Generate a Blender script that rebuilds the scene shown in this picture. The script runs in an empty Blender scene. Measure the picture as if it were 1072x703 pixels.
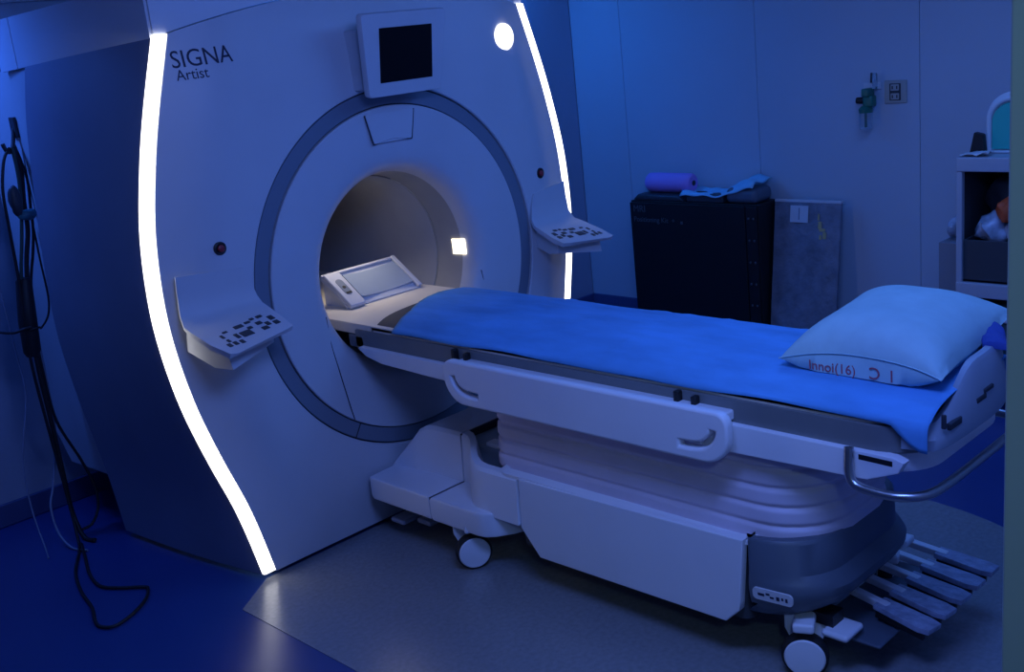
import bpy, bmesh, math, random
from mathutils import Vector, Matrix, Euler
random.seed(7)
S = bpy.context.scene
COL = S.collection
pi = math.pi

# ------------------------------------------------------------------ camera
cam_d = bpy.data.cameras.new('camera'); cam = bpy.data.objects.new('camera', cam_d); COL.objects.link(cam)
YAW, PITCH, ROLL, FPX = 0.7616, -0.2674, -0.1074, 1157.67
cam.location = (-2.6949, -3.3707, 1.8558)
fw = Vector((math.sin(YAW)*math.cos(PITCH), math.cos(YAW)*math.cos(PITCH), math.sin(PITCH)))
rt = Vector((math.cos(YAW), -math.sin(YAW), 0)); up = rt.cross(fw)
r2 = rt*math.cos(ROLL) + up*math.sin(ROLL); u2 = -rt*math.sin(ROLL) + up*math.cos(ROLL)
cam.rotation_euler = Matrix((r2, u2, -fw)).transposed().to_euler()
cam_d.sensor_fit = 'HORIZONTAL'; cam_d.sensor_width = 36; cam_d.lens = 36*FPX/1072
cam_d.clip_start = .05
S.camera = cam

# ------------------------------------------------------------------ world, lights, exposure
w = bpy.data.worlds.new('world'); S.world = w; w.use_nodes = True
bg = w.node_tree.nodes['Background']; bg.inputs[0].default_value = (.25, .38, .55, 1); bg.inputs[1].default_value = .06
S.view_settings.view_transform = 'Standard'; S.view_settings.look = 'None'
S.view_settings.exposure = 0; S.view_settings.gamma = 1; S.view_settings.use_curve_mapping = False

def area(name, loc, target, size, power, color, sy=None):
    l = bpy.data.lights.new(name, 'AREA'); l.energy = power; l.color = color
    l.shape = 'RECTANGLE'; l.size = size; l.size_y = sy or size
    o = bpy.data.objects.new(name, l); COL.objects.link(o); o.location = loc
    d = Vector(target) - Vector(loc); o.rotation_euler = d.to_track_quat('-Z', 'Y').to_euler()
    return o
area('ceiling_light_bed', (.9, -1.5, 2.44), (.6, -1.2, 0), 1.6, 24, (.085, .265, 1.0), 1.6)      # dimmed blue ceiling light
area('ceiling_light_front', (-1.3, -2.35, 2.44), (-.2, -1.2, .3), 1.0, 38, (.145, .275, 1.0), .5)
sp = bpy.data.lights.new('jamb_fill_spot', 'SPOT'); sp.energy = 26; sp.color = (.42, .72, 1.0); sp.spot_size = math.radians(44); sp.spot_blend = .5; sp.shadow_soft_size = .08  # added spot outside the door, aimed to brighten the jamb
so_ = bpy.data.objects.new('jamb_fill_spot', sp); COL.objects.link(so_); so_.location = (-2.75, -3.75, 2.4)
so_.rotation_euler = (Vector((-1.57, -3.02, 1.35))-so_.location).to_track_quat('-Z', 'Y').to_euler()
area('cove_light_back', (1.45, 1.38, 2.33), (1.45, 1.5, 1.0), 1.5, 16, (.02, .21, 1.0), .06)     # blue cove strip on the wall behind the scanner
lc = area('rear_cover_fill', (-1.5, 1.36, 2.42), (-.96, 1.22, 1.3), .12, 5, (.04, .17, 1.0), .5); lc.data.spread = math.radians(110)  # added lamp aimed at the rear cover, no fixture there
lb = area('bore_light', (0, .42, 1.335), (0, .22, .85), .16, 1.0, (1.0, .88, .74), .3); lb.data.spread = math.radians(95)

# ------------------------------------------------------------------ materials
def mat(name, col, rough=.5, metal=0, emit=None, estr=0, vary=0, vscale=8, bump=0, bscale=60, spec=.5, trans=0, ior=1.45, stretch=None):
    m = bpy.data.materials.new(name); m.use_nodes = True
    nt = m.node_tree; b = nt.nodes['Principled BSDF']
    b.inputs['Base Color'].default_value = (*col, 1); b.inputs['Roughness'].default_value = rough
    b.inputs['Metallic'].default_value = metal; b.inputs['Specular IOR Level'].default_value = spec
    if trans: b.inputs['Transmission Weight'].default_value = trans; b.inputs['IOR'].default_value = ior
    if emit: b.inputs['Emission Color'].default_value = (*emit, 1); b.inputs['Emission Strength'].default_value = estr
    if vary or bump:
        tc = nt.nodes.new('ShaderNodeTexCoord'); mp = nt.nodes.new('ShaderNodeMapping')
        nt.links.new(tc.outputs['Object'], mp.inputs['Vector'])
        if stretch: mp.inputs['Scale'].default_value = stretch
    if vary:
        n = nt.nodes.new('ShaderNodeTexNoise'); n.inputs['Scale'].default_value = vscale; n.inputs['Detail'].default_value = 5
        nt.links.new(mp.outputs[0], n.inputs['Vector'])
        r = nt.nodes.new('ShaderNodeValToRGB'); r.color_ramp.elements[0].position = .3; r.color_ramp.elements[1].position = .7
        r.color_ramp.elements[0].color = (*[c*(1-vary) for c in col], 1); r.color_ramp.elements[1].color = (*[min(1, c*(1+vary)) for c in col], 1)
        nt.links.new(n.outputs['Fac'], r.inputs[0]); nt.links.new(r.outputs[0], b.inputs['Base Color'])
    if bump:
        n2 = nt.nodes.new('ShaderNodeTexNoise'); n2.inputs['Scale'].default_value = bscale; n2.inputs['Detail'].default_value = 4
        nt.links.new(mp.outputs[0], n2.inputs['Vector'])
        bp = nt.nodes.new('ShaderNodeBump'); bp.inputs['Strength'].default_value = bump; bp.inputs['Distance'].default_value = .01
        nt.links.new(n2.outputs['Fac'], bp.inputs['Height']); nt.links.new(bp.outputs[0], b.inputs['Normal'])
    return m
M = {}
M['shell'] = mat('scanner_plastic', (.57, .585, .62), .42, vary=.04, vscale=3)
M['side'] = mat('scanner_side_paint_shaded', (.26, .29, .38), .5, vary=.05, vscale=3)  # blue-grey paint darkened further; the side's shade is put into the colour
M['cowl'] = mat('cowl_paint', (.68, .72, .78), .5)
M['ringgrey'] = mat('ring_grey', (.17, .21, .27), .5)
M['groove'] = mat('groove_dark', (.03, .035, .05), .6)
M['bore'] = mat('bore_liner', (.33, .33, .33), .5, vary=.04)
M['strip'] = mat('light_strip', (.9, .9, .9), .4, emit=(1.0, .98, .93), estr=3.0)
M['lamp'] = mat('status_lamp', (.9, .9, .9), .4, emit=(1, .98, .95), estr=2)
M['warm'] = mat('bore_lamp', (.9, .9, .9), .4, emit=(1, .87, .62), estr=2.5)
M['screen'] = mat('dark_screen', (.004, .004, .006), .3, spec=.25)
M['ink'] = mat('lettering_ink', (.012, .016, .05), .6)
M['white'] = mat('bed_white', (.80, .80, .84), .4, vary=.03, vscale=4)
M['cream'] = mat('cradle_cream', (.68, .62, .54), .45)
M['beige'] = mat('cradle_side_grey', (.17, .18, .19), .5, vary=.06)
M['endgrey'] = mat('end_grey', (.30, .36, .44), .45, vary=.04)
M['basegrey'] = mat('base_grey', (.10, .125, .165), .45, vary=.05)
M['bellows'] = mat('bellows_vinyl', (.68, .60, .70), .5, vary=.05, bump=.05, bscale=30)
M['black'] = mat('black_plastic', (.010, .010, .013), .5)
M['dark'] = mat('dark_grey', (.04, .045, .055), .5)
M['rubber'] = mat('rubber', (.012, .012, .015), .7)
M['metal'] = mat('brushed_metal', (.45, .46, .48), .3, metal=1)
M['red'] = mat('button_red', (.30, .025, .035), .4)
M['sheet'] = mat('blue_sheet', (.11, .35, .70), .8, vary=.18, vscale=4, bump=.6, bscale=7, spec=.15, stretch=(2.5, .8, 1))
M['pillow'] = mat('pillow_cotton', (.40, .62, .66), .9, vary=.05, vscale=14, bump=.25, bscale=26, spec=.1)
M['pinkink'] = mat('pillow_ink', (.42, .10, .14), .8)
M['pad'] = mat('pad_dark', (.05, .055, .07), .7)
M['floorblue'] = mat('vinyl_blue', (.022, .060, .23), .30, vary=.06, vscale=2, bump=.02, bscale=120)
M['floorgrey'] = mat('vinyl_grey', (.25, .26, .28), .27, vary=.10, vscale=60, bump=.02, bscale=120)
M['wall'] = mat('wall_panel_paint', (.50, .54, .60), .55, vary=.03, vscale=1.5)
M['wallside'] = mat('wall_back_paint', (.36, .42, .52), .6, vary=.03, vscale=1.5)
M['ceil'] = mat('ceiling_paint', (.4, .42, .46), .8)
M['base'] = mat('baseboard_vinyl', (.06, .09, .22), .5)
M['jamb'] = mat('door_frame_paint', (.38, .50, .56), .5)
M['led'] = mat('led_strip', (.2, .6, 1), .4, emit=(.06, .42, 1.0), estr=4)
M['cabinet'] = mat('cabinet_black', (.007, .007, .009), .55)
M['printgrey'] = mat('print_grey', (.10, .10, .11), .6)
M['roll'] = mat('roll_violet', (.52, .28, .72), .7, bump=.15, bscale=20)
M['cyan'] = mat('sheet_cyan', (.28, .62, .80), .8, bump=.2, bscale=20)
M['wrap'] = mat('bubble_wrap', (.20, .22, .27), .28, vary=.25, vscale=12, bump=.6, bscale=40)
M['paper'] = mat('paper_label', (.62, .62, .64), .8)
M['tape'] = mat('amber_tape', (.55, .42, .18), .4)
M['green'] = mat('valve_green', (.02, .17, .12), .35)
M['glass'] = mat('clear_plastic', (.75, .85, .9), .08, trans=.9)
M['plate'] = mat('outlet_ivory', (.42, .40, .36), .5)
M['cart'] = mat('cart_grey', (.42, .43, .48), .45)
M['binback'] = mat('bin_dark_and_shade', (.045, .05, .06), .6)
M['teal'] = mat('teal_cloth', (.03, .46, .36), .6)
M['orange'] = mat('orange_wrap', (.62, .10, .03), .5)
M['bag'] = mat('clear_bag', (.45, .5, .6), .15, vary=.3, vscale=20, bump=.8, bscale=25)
M['greydoc'] = mat('grey_cardboard', (.27, .27, .30), .8)
M['cable'] = mat('cable_black', (.012, .012, .016), .55)
M['cablewhite'] = mat('cable_pale', (.22, .27, .38), .5)
M['cablegreen'] = mat('cable_green', (.03, .07, .06), .5)
M['cableblue'] = mat('cable_teal', (.05, .22, .26), .5)
M['pedal'] = mat('pedal_grey', (.34, .37, .46), .4, vary=.08)
M['film'] = mat('clear_film', (.38, .42, .55), .12, vary=.2, vscale=25, bump=.9, bscale=35, spec=.8)
M['bluecloth'] = mat('navy_cloth', (.03, .07, .33), .8)
M['darkgreen'] = mat('dark_green', (.03, .09, .10), .6)

# ------------------------------------------------------------------ helpers
def link(name, me, m, parent=None):
    o = bpy.data.objects.new(name, me); COL.objects.link(o)
    if m is not None and not me.materials: me.materials.append(M[m] if isinstance(m, str) else m)
    if parent is not None:
        o.parent = parent
        if parent.type == 'EMPTY': o.matrix_parent_inverse = Matrix.Translation(parent.location).inverted()
    return o
def tag(o, label=None, cat=None, group=None, kind=None):
    if label: o['label'] = label
    if cat: o['category'] = cat
    if group: o['group'] = group
    if kind: o['kind'] = kind
    return o
def thing(name, loc, label, cat, group=None):
    o = bpy.data.objects.new(name, None); o.empty_display_size = .05; COL.objects.link(o); o.location = loc
    return tag(o, label, cat, group)
def fin(me, smooth, ang=35):
    me.validate()
    for p in me.polygons: p.use_smooth = smooth
    if smooth: me.set_sharp_from_angle(angle=math.radians(ang))
    return me
def mesh(name, vs, fs, m, parent=None, smooth=True, ang=35, mtx=None, recalc=True):
    me = bpy.data.meshes.new(name)
    if mtx is not None: vs = [mtx @ Vector(v) for v in vs]
    me.from_pydata([tuple(v) for v in vs], [], fs)
    if recalc:
        bm = bmesh.new(); bm.from_mesh(me); bmesh.ops.recalc_face_normals(bm, faces=bm.faces); bm.to_mesh(me); bm.free()
    fin(me, smooth, ang)
    return link(name, me, m, parent)
def wn(o, bev):
    if bev:
        q = o.modifiers.new('weighted', 'WEIGHTED_NORMAL'); q.keep_sharp = True
    return o
def box(name, lo, hi, m, parent=None, bev=.0, seg=2, mtx=None):
    bm = bmesh.new(); bmesh.ops.create_cube(bm, size=1)
    for v in bm.verts: v.co = Vector([(lo[i]+hi[i])/2 + v.co[i]*(hi[i]-lo[i]) for i in range(3)])
    if bev: bmesh.ops.bevel(bm, geom=list(bm.edges), offset=bev, segments=seg, profile=.5, affect='EDGES')
    if mtx is not None: bm.transform(mtx)
    me = bpy.data.meshes.new(name); bm.to_mesh(me); bm.free(); fin(me, bev > 0, 50)
    return wn(link(name, me, m, parent), bev)
def prism(name, pts, lo, hi, m, parent=None, axis='Z', bev=0, seg=2, mtx=None):
    """polygon pts (a,b) extruded along an axis: Z:(x,y)  X:(y,z)  Y:(x,z)"""
    def P(a, b, c): return {'Z': (a, b, c), 'X': (c, a, b), 'Y': (a, c, b)}[axis]
    bm = bmesh.new(); n = len(pts)
    b0 = [bm.verts.new(P(a, b, lo)) for a, b in pts]; b1 = [bm.verts.new(P(a, b, hi)) for a, b in pts]
    bm.faces.new(b0); bm.faces.new(b1)
    for i in range(n): bm.faces.new((b0[i], b0[(i+1) % n], b1[(i+1) % n], b1[i]))
    bmesh.ops.recalc_face_normals(bm, faces=bm.faces)
    if bev:
        es = [e for f in bm.faces if len(f.verts) == n and n != 4 for e in f.edges] if n != 4 else list(bm.edges)
        bmesh.ops.bevel(bm, geom=list(set(es)), offset=bev, segments=seg, profile=.5, affect='EDGES')
    if mtx is not None: bm.transform(mtx)
    me = bpy.data.meshes.new(name); bm.to_mesh(me); bm.free(); fin(me, True, 40)
    return wn(link(name, me, m, parent), bev)
def loft(name, rings, m, parent=None, cap0=True, cap1=True, closed=True, smooth=True, ang=40, mtx=None):
    n = len(rings[0]); vs = [p for r in rings for p in r]; fs = []
    for i in range(len(rings)-1):
        for j in range(n if closed else n-1):
            k = (j+1) % n; fs.append((i*n+j, i*n+k, (i+1)*n+k, (i+1)*n+j))
    if cap0: fs.append(tuple(range(n)))
    if cap1: fs.append(tuple(range((len(rings)-1)*n, len(rings)*n)))
    return mesh(name, vs, fs, m, parent, smooth, ang, mtx)
def smoothpath(pts, n=6):
    pts = [Vector(p) for p in pts]; out = []
    for i in range(len(pts)-1):
        p0 = pts[max(i-1, 0)]; p1 = pts[i]; p2 = pts[i+1]; p3 = pts[min(i+2, len(pts)-1)]
        for k in range(n):
            t = k/n
            out.append(.5*((2*p1) + (p2-p0)*t + (2*p0-5*p1+4*p2-p3)*t*t + (3*p1-p0-3*p2+p3)*t**3))
    out.append(pts[-1]); return out
def tube(name, pts, r, m, parent=None, seg=8, smooth_n=0, closed=False):
    if smooth_n: pts = smoothpath(pts, smooth_n)
    pts = [Vector(p) for p in pts]; rings = []; nrm = None; N = len(pts)
    for i, p in enumerate(pts):
        if closed: t = pts[(i+1) % N]-pts[i-1]
        else: t = pts[min(i+1, N-1)]-pts[max(i-1, 0)]
        t.normalize()
        if nrm is None:
            nrm = t.orthogonal().normalized()
        else:
            nrm = nrm - t*nrm.dot(t)
            nrm = nrm.normalized() if nrm.length > 1e-6 else t.orthogonal().normalized()
        bn = t.cross(nrm)
        rr = r[i] if isinstance(r, (list, tuple)) else r
        rings.append([p + (nrm*math.cos(a)+bn*math.sin(a))*rr for a in [2*pi*k/seg for k in range(seg)]])
    if closed: rings.append(rings[0])
    return loft(name, rings, m, parent, cap0=not closed, cap1=not closed, ang=60)
def lathe(name, prof, m, parent=None, seg=32, mtx=None, cap0=False, cap1=False):
    """profile (r, h) round local Z"""
    rings = [[(r*math.cos(2*pi*k/seg), r*math.sin(2*pi*k/seg), h) for k in range(seg)] for r, h in prof]
    return loft(name, rings, m, parent, cap0, cap1, mtx=mtx)
def plate2d(name, splines, depth, bev, m, parent, mtx):
    """flat plate with holes: outer outline plus hole outlines, local XY, thickness along local Z"""
    cu = bpy.data.curves.new(name, 'CURVE'); cu.dimensions = '2D'; cu.fill_mode = 'BOTH'
    cu.extrude = depth/2 - bev; cu.bevel_depth = bev; cu.bevel_resolution = 2
    for sp in splines:
        s = cu.splines.new('POLY'); s.points.add(len(sp)-1); s.use_cyclic_u = True
        for i, (a, b) in enumerate(sp): s.points[i].co = (a, b, 0, 1)
    return curve_mesh(name, cu, m, parent, mtx, True)
def curve_mesh(name, cu, m, parent, mtx, smooth):
    t = bpy.data.objects.new('temp', cu); COL.objects.link(t)
    dg = bpy.context.evaluated_depsgraph_get(); me = bpy.data.meshes.new_from_object(t.evaluated_get(dg))
    bpy.data.objects.remove(t); bpy.data.curves.remove(cu)
    me.name = name; me.transform(mtx); me.materials.clear(); fin(me, smooth, 40)
    return link(name, me, m, parent)
def text(name, s, size, m, parent, mtx, depth=.0006, align='LEFT'):
    cu = bpy.data.curves.new(name, 'FONT'); cu.body = s; cu.size = size; cu.extrude = depth; cu.align_x = align; cu.resolution_u = 4
    return curve_mesh(name, cu, m, parent, mtx, False)
def frame(o, xa, ya):
    xa = Vector(xa).normalized(); ya = Vector(ya); ya = (ya - xa*ya.dot(xa)).normalized(); za = xa.cross(ya)
    m = Matrix((xa, ya, za)).transposed().to_4x4(); m.translation = Vector(o); return m
def rrect(x0, x1, y0, y1, r, n=6):
    """rounded rectangle outline; r = radius or 4 radii (x1y1, x0y1, x0y0, x1y0)"""
    if not isinstance(r, (tuple, list)): r = (r,)*4
    out = []
    for (cx, cy, a0, rr) in ((x1-r[0], y1-r[0], 0, r[0]), (x0+r[1], y1-r[1], pi/2, r[1]), (x0+r[2], y0+r[2], pi, r[2]), (x1-r[3], y0+r[3], 3*pi/2, r[3])):
        for k in range(n+1): out.append((cx+rr*math.cos(a0+pi/2*k/n), cy+rr*math.sin(a0+pi/2*k/n)))
    return out
def interp(tab, x):
    """monotone smooth interpolation through a table (Catmull-Rom in y)"""
    if x <= tab[0][0]: return tab[0][1]
    if x >= tab[-1][0]: return tab[-1][1]
    for i in range(len(tab)-1):
        if tab[i][0] <= x <= tab[i+1][0]:
            x0, y0 = tab[i]; x1, y1 = tab[i+1]; t = (x-x0)/(x1-x0); h = x1-x0
            def sl(k):
                if k == 0: return (tab[1][1]-tab[0][1])/(tab[1][0]-tab[0][0])
                if k == len(tab)-1: return (tab[-1][1]-tab[-2][1])/(tab[-1][0]-tab[-2][0])
                return (tab[k+1][1]-tab[k-1][1])/(tab[k+1][0]-tab[k-1][0])
            m0, m1 = sl(i)*h, sl(i+1)*h
            return (2*t**3-3*t*t+1)*y0+(t**3-2*t*t+t)*m0+(-2*t**3+3*t*t)*y1+(t**3-t*t)*m1
def sstep(a, b, x):
    t = max(0, min(1, (x-a)/(b-a))); return t*t*(3-2*t)

# ================================================================== SETTING
XR, YB, YF, XL, ZC = 2.75, 1.5, -2.93, -3.4, 2.5
tag(box('floor', (XL-.1, -5.2, -.1), (XR+.2, YB+.2, -.002), 'floorblue'), kind='structure', label='dark blue vinyl floor around a grey inlay')
inl = prism('floor_inlay', [(-1.015, 0.0), (-.6, .02), (.9, .02), (1.0, -.3)] + rrect(-1.015, 1.02, -2.52, -1.0, (.05, .05, .75, .95), 14)[30:][::-1] if False else [(-.83, .04), (-1.015, -.09), (-1.015, -1.9)] + rrect(-1.015, 1.02, -2.52, -1.0, (.05, .05, .6, .95), 14)[30:] + [(1.02, .03)], -.0018, .0, 'floorgrey', bpy.data.objects['floor'])
tag(inl, label='grey speckled vinyl inlay with rounded corners under the scanner and bed')
tag(box('ceiling', (XL-.1, YF-.2, ZC), (XR+.2, YB+.2, ZC+.1), 'ceil'), kind='structure')
wr = tag(box('wall_right', (XR+.02, YF-.2, 0), (XR+.15, YB+.2, ZC), 'groove'), kind='structure')
wr.data.materials.clear(); wr.data.materials.append(M['wall'])
ys = [YB, 1.1, .145, -.8, -1.75, YF]
for i in range(5): box('wall_panel', (XR, ys[i+1]+.0013, .1), (XR+.02, ys[i]-.0013, ZC), 'wall', wr, bev=.0015, seg=1)
wb = tag(box('wall_back', (XL, YB+.02, 0), (XR+.02, YB+.15, ZC), 'wallside'), kind='structure')
xs = [XL, -2.4, -1.3, 1.3, XR]
for i in range(4): box('wall_panel', (xs[i]+.0013, YB, .1), (xs[i+1]-.0013, YB+.02, ZC), 'wallside', wb, bev=.0015, seg=1)
tag(box('wall_left', (XL-.1, YF-.2, 0), (XL, YB+.15, ZC), 'wall'), kind='structure')
wf = tag(box('wall_front', (-1.47, YF-.16, 0), (XR+.02, YF-.005, ZC), 'wall'), kind='structure')
tag(box('wall_front_left', (XL, YF-.16, 0), (-3.0, YF-.005, ZC), 'wall'), kind='structure')
tag(box('baseboard_right', (XR-.012, YF, 0), (XR+.02, YB, .1), 'base', bev=.004), kind='structure')
tag(box('baseboard_back', (XL, YB-.012, 0), (XR-.012, YB+.02, .1), 'base', bev=.004), kind='structure')
# door opening the picture is taken through: frame with two jambs and a head
dj = tag(box('door_1', (-1.57, YF-.2, 0), (-1.47, YF, 2.2), 'jamb', bev=.004), kind='structure', label='pale grey-green door frame jamb at the right edge')
box('door_jamb', (-3.1, YF-.2, 0), (-3.0, YF, 2.2), 'jamb', dj, bev=.004)
box('door_head', (-3.1, YF-.2, 2.2), (-1.47, YF, 2.3), 'jamb', dj, bev=.004)
box('door_stop', (-1.585, YF-.16, 0), (-1.57, YF-.11, 2.2), 'jamb', dj, bev=.003)
tag(box('wall_front_top', (XL, YF-.16, 2.3), (-1.47, YF-.005, ZC), 'wall'), kind='structure')
# LED cove strips on the back wall
led = thing('led_strip', (.9, YB, 2.2), 'blue glowing cove light strip high on the wall behind the scanner', 'light')
box('housing', (-.80, YB-.03, 2.185), (2.7, YB, 2.20), 'cart', led, bev=.003)
box('diffuser', (-.80, YB-.026, 2.20), (2.7, YB-.004, 2.212), 'led', led)

# ================================================================== SCANNER
scan = thing('mri_scanner', (0, .4, 0), 'large white ring-shaped MRI scanner with two glowing white light strips', 'scanner')
CZ = 1.0
WT = [(0, .842), (.29, .897), (.5, .957), (.72, 1.013), (.92, 1.046), (1.1, 1.056), (1.33, 1.040), (1.55, .995), (1.72, .948), (1.97, .866)]
WR = [(0, .955), (.3, .985), (.6, 1.03), (.9, 1.06), (1.2, 1.052), (1.35, 1.04), (1.7, 1.005), (1.93, .962)]
def wfront(z): return interp(WT, z)
def ztop(x): return 2.065 - .115*(x/.875)**2
SW = .050
def yfront(x, z):
    u = abs(x)/(wfront(min(z, 1.95)))
    y = .075*sstep(.70, 1.0, u)*(.25+.75*sstep(-.05, .75, z))
    v = max(0, (abs(z-CZ)-.72)/.3)
    return y + .03*min(1.2, v)**2*(1-sstep(.70, 1.0, u))
def outline_hit(a):
    dx, dz = math.cos(a), math.sin(a); lo, hi = .5, 1.8
    for _ in range(40):
        t = (lo+hi)/2; x = dx*t; z = CZ+dz*t
        ins = z > .022 and z < ztop(x) and abs(x) < wfront(min(z, 1.96))-SW
        if ins: lo = t
        else: hi = t
    return lo
angs = [2*pi*k/240 for k in range(240)]
for (cx, cz) in ((wfront(.022)-SW, .022), (wfront(1.96)-SW, ztop(.82))):
    for s in (1, -1): angs.append(math.atan2(cz-CZ, s*cx) % (2*pi))
angs = sorted(angs)
RO, RI = .702, .634
rings = []
rings.append([(RO*math.cos(a), .03, CZ+RO*math.sin(a)) for a in angs])
rings.append([(RO*math.cos(a), .004, CZ+RO*math.sin(a)) for a in angs])
rings.append([((RO+.004)*math.cos(a), 0, CZ+(RO+.004)*math.sin(a)) for a in angs])
for k in range(1, 15):
    f = (k/14)
    rr = []
    for a in angs:
        R = (RO+.004)+(outline_hit(a)-RO-.004)*f; x = R*math.cos(a); z = CZ+R*math.sin(a)
        rr.append((x, yfront(x, z), z))
    rings.append(rr)
rings.append([(x, y+.05, z) for (x, y, z) in rings[-1]])
loft('front_cover', rings, 'shell', scan, False, False, ang=30)
# grey ring between front cover and inner disc, with dark joint lines on both sides
def ring_band(name, r0, r1, y, m, parent, dep=.02):
    return loft(name, [[(r*math.cos(a), yy, CZ+r*math.sin(a)) for a in [2*pi*k/160 for k in range(160)]] for r, yy in ((r0, y+dep), (r0, y+.002), (r0+.002, y), (r1-.002, y), (r1, y+.002), (r1, y+dep))], m, parent, False, False)
rb = ring_band('ring_band', RI+.005, RO-.006, .008, 'ringgrey', scan)
tag(rb, label='blue-grey ring band around the bore')
ring_band('ring_joint', RI-.004, RO+.001, .018, 'groove', scan)
for aa in (-2.12, -1.02):
    m = frame((0, 0, CZ), (math.cos(aa), 0, math.sin(aa)), (0, -1, 0))
    box('ring_seam', (RI+.004, -.0075, -.0015), (RO-.005, -.0055, .0015), 'groove', rb, mtx=m)
# inner disc, slightly dished, turning into the bore
NI = 160; ia = [2*pi*k/NI for k in range(NI)]
prof = [(RI, .03), (RI, .003), (RI-.003, 0), (.56, .003), (.48, .010), (.44, .014), (.42, .023), (.403, .037), (.391, .054), (.3835, .075), (.378, .10)]
loft('inner_cover', [[(r*math.cos(a), y, CZ+r*math.sin(a)) for a in ia] for r, y in prof], 'shell', scan, False, False, ang=30)
prof = [(.378, .10), (.372, .13), (.366, .17), (.361, .24)]
loft('bore_funnel', [[(r*math.cos(a), y, CZ+r*math.sin(a)) for a in ia] for r, y in prof], 'bore', scan, False, False, ang=50)
prof = [(.358, .24), (.352, .246), (.352, 1.45)]
loft('bore_tube', [[(r*math.cos(a), y, CZ+r*math.sin(a)) for a in ia] for r, y in prof], 'bore', scan, False, False, ang=50)
# thin joint lines of the inner cover below the bore
for s in (-1, 1):
    pts = [(s*.405, .0245, .90), (s*.408, .014, .80), (s*.395, .008, .70), (s*.375, -.001, .55), (s*.362, -.001, .482)]
    tube('cover_seam', pts, .0022, 'groove', scan, 5, 4)
# bore patch lamps on both funnel walls
for s in (1, -1):
    vs = []; fs = []
    for i in range(5):
        a = math.asin(-.03/.37)+i/4*(.065/.37)
        for y, r in ((.078, .3790), (.145, .3670)): 
            x = s*(r*math.cos(a)); vs.append((x, y, CZ+r*math.sin(a)))
    fs = [(2*i, 2*i+1, 2*i+3, 2*i+2) for i in range(4)]
    o = mesh('bore_lamp', vs, fs, 'warm', scan, recalc=False)
    sd = o.modifiers.new('thickness', 'SOLIDIFY'); sd.thickness = .006; sd.offset = 0
    tag(o, label='small bright square lamp inside the bore')
# light strips along both outer edges
ZS = [.028+(1.965-.028)*k/60 for k in range(61)]
for s in (-1, 1):
    rr = []
    for z in ZS:
        wv = wfront(z); yo = yfront(wv, z)
        rr.append([(s*(wv-SW), yo+.012, z), (s*(wv-SW+.001), yo-.001, z), (s*(wv-.006), yo-.003, z), (s*wv, yo+.003, z), (s*wv, yo+.012, z)])
    o = loft('light_strip', rr, 'strip', scan, True, True, ang=60)
    tag(o, label='glowing white light strip along the scanner edge')
# side covers
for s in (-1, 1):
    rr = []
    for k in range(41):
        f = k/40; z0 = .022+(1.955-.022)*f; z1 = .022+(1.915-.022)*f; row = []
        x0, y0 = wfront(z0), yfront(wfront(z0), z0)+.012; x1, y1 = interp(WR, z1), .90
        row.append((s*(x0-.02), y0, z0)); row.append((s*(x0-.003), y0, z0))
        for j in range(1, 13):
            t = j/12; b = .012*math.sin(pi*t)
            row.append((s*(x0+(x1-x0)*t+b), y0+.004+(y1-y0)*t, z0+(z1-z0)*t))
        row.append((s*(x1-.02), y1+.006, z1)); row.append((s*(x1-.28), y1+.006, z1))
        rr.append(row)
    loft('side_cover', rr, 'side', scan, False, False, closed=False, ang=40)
    tf = rr[-1]
# top deck, magnet housing and plinth
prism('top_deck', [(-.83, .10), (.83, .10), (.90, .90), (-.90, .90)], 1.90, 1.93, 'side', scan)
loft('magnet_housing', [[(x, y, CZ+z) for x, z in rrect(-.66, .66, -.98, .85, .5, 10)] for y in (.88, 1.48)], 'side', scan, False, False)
for s in (-1, 1):
    o = prism('rear_cover', [(.885, .27), (.95, .255), (1.34, .235), (1.47, .40), (1.47, 1.91), (.885, 1.91)], s*.955, s*.66, 'shell', scan, 'X', bev=.012)
prism('plinth', [(-.77, .06), (.77, .06), (.88, .86), (-.88, .86)], 0, .05, 'groove', scan)
# top cowl, split into panels with open joints
def cowl_side(s, ya, yb_):
    def xx(y): return s*(.866+.005+(y-.09)*.107)
    def zz(y): return 1.955-(y-.09)*.049
    vs = []
    for y in (ya, yb_):
        h = .175+.012*y
        vs += [(xx(y), y, zz(y)), (xx(y), y, zz(y)+h), (xx(y)-s*.025, y, zz(y)+h), (xx(y)-s*.025, y, zz(y))]
    return mesh('cowl_panel', vs, [(0, 1, 5, 4), (1, 2, 6, 5), (2, 3, 7, 6), (3, 0, 4, 7), (0, 1, 2, 3), (4, 5, 6, 7)], 'cowl', scan, False)
for s in (-1, 1):
    cowl_side(s, .092, .965); cowl_side(s, .972, 1.10)
    rr = []
    for k in range(13):
        x = .004+(.862-.004)*k/12; z = ztop(x)+.003; y = .058+.024*sstep(.55, .872, x)
        rr.append([(s*x, y, z), (s*x, y, z+.18), (s*x, y+.025, z+.18), (s*x, y+.025, z)])
    loft('cowl_panel', rr, 'cowl', scan, ang=30)
# lettering
for word, size, lx, lz in (('SIGNA', .080, -.829, 1.853), ('Artist', .050, -.822, 1.812)):
    o = text('lettering', word, size, 'ink', scan, frame((lx, 0, lz), (1, 0, .012), (0, 0, 1)))
    for v in o.data.vertices:
        v.co.x = lx+(v.co.x-lx)*.86; v.co.y = yfront(v.co.x, v.co.z)-.0008+v.co.y*.8
# round status lamp
yl = yfront(.659, 1.838)
lathe('status_lamp', [(.055, .01), (.055, -.003), (.048, -.006), (.001, -.007)], 'lamp', scan, 32, frame((.662, yl, 1.836), (1, 0, 0), (0, 0, 1)) @ Matrix.Scale(-1, 4, (0, 0, 1)), False, True)
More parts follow.
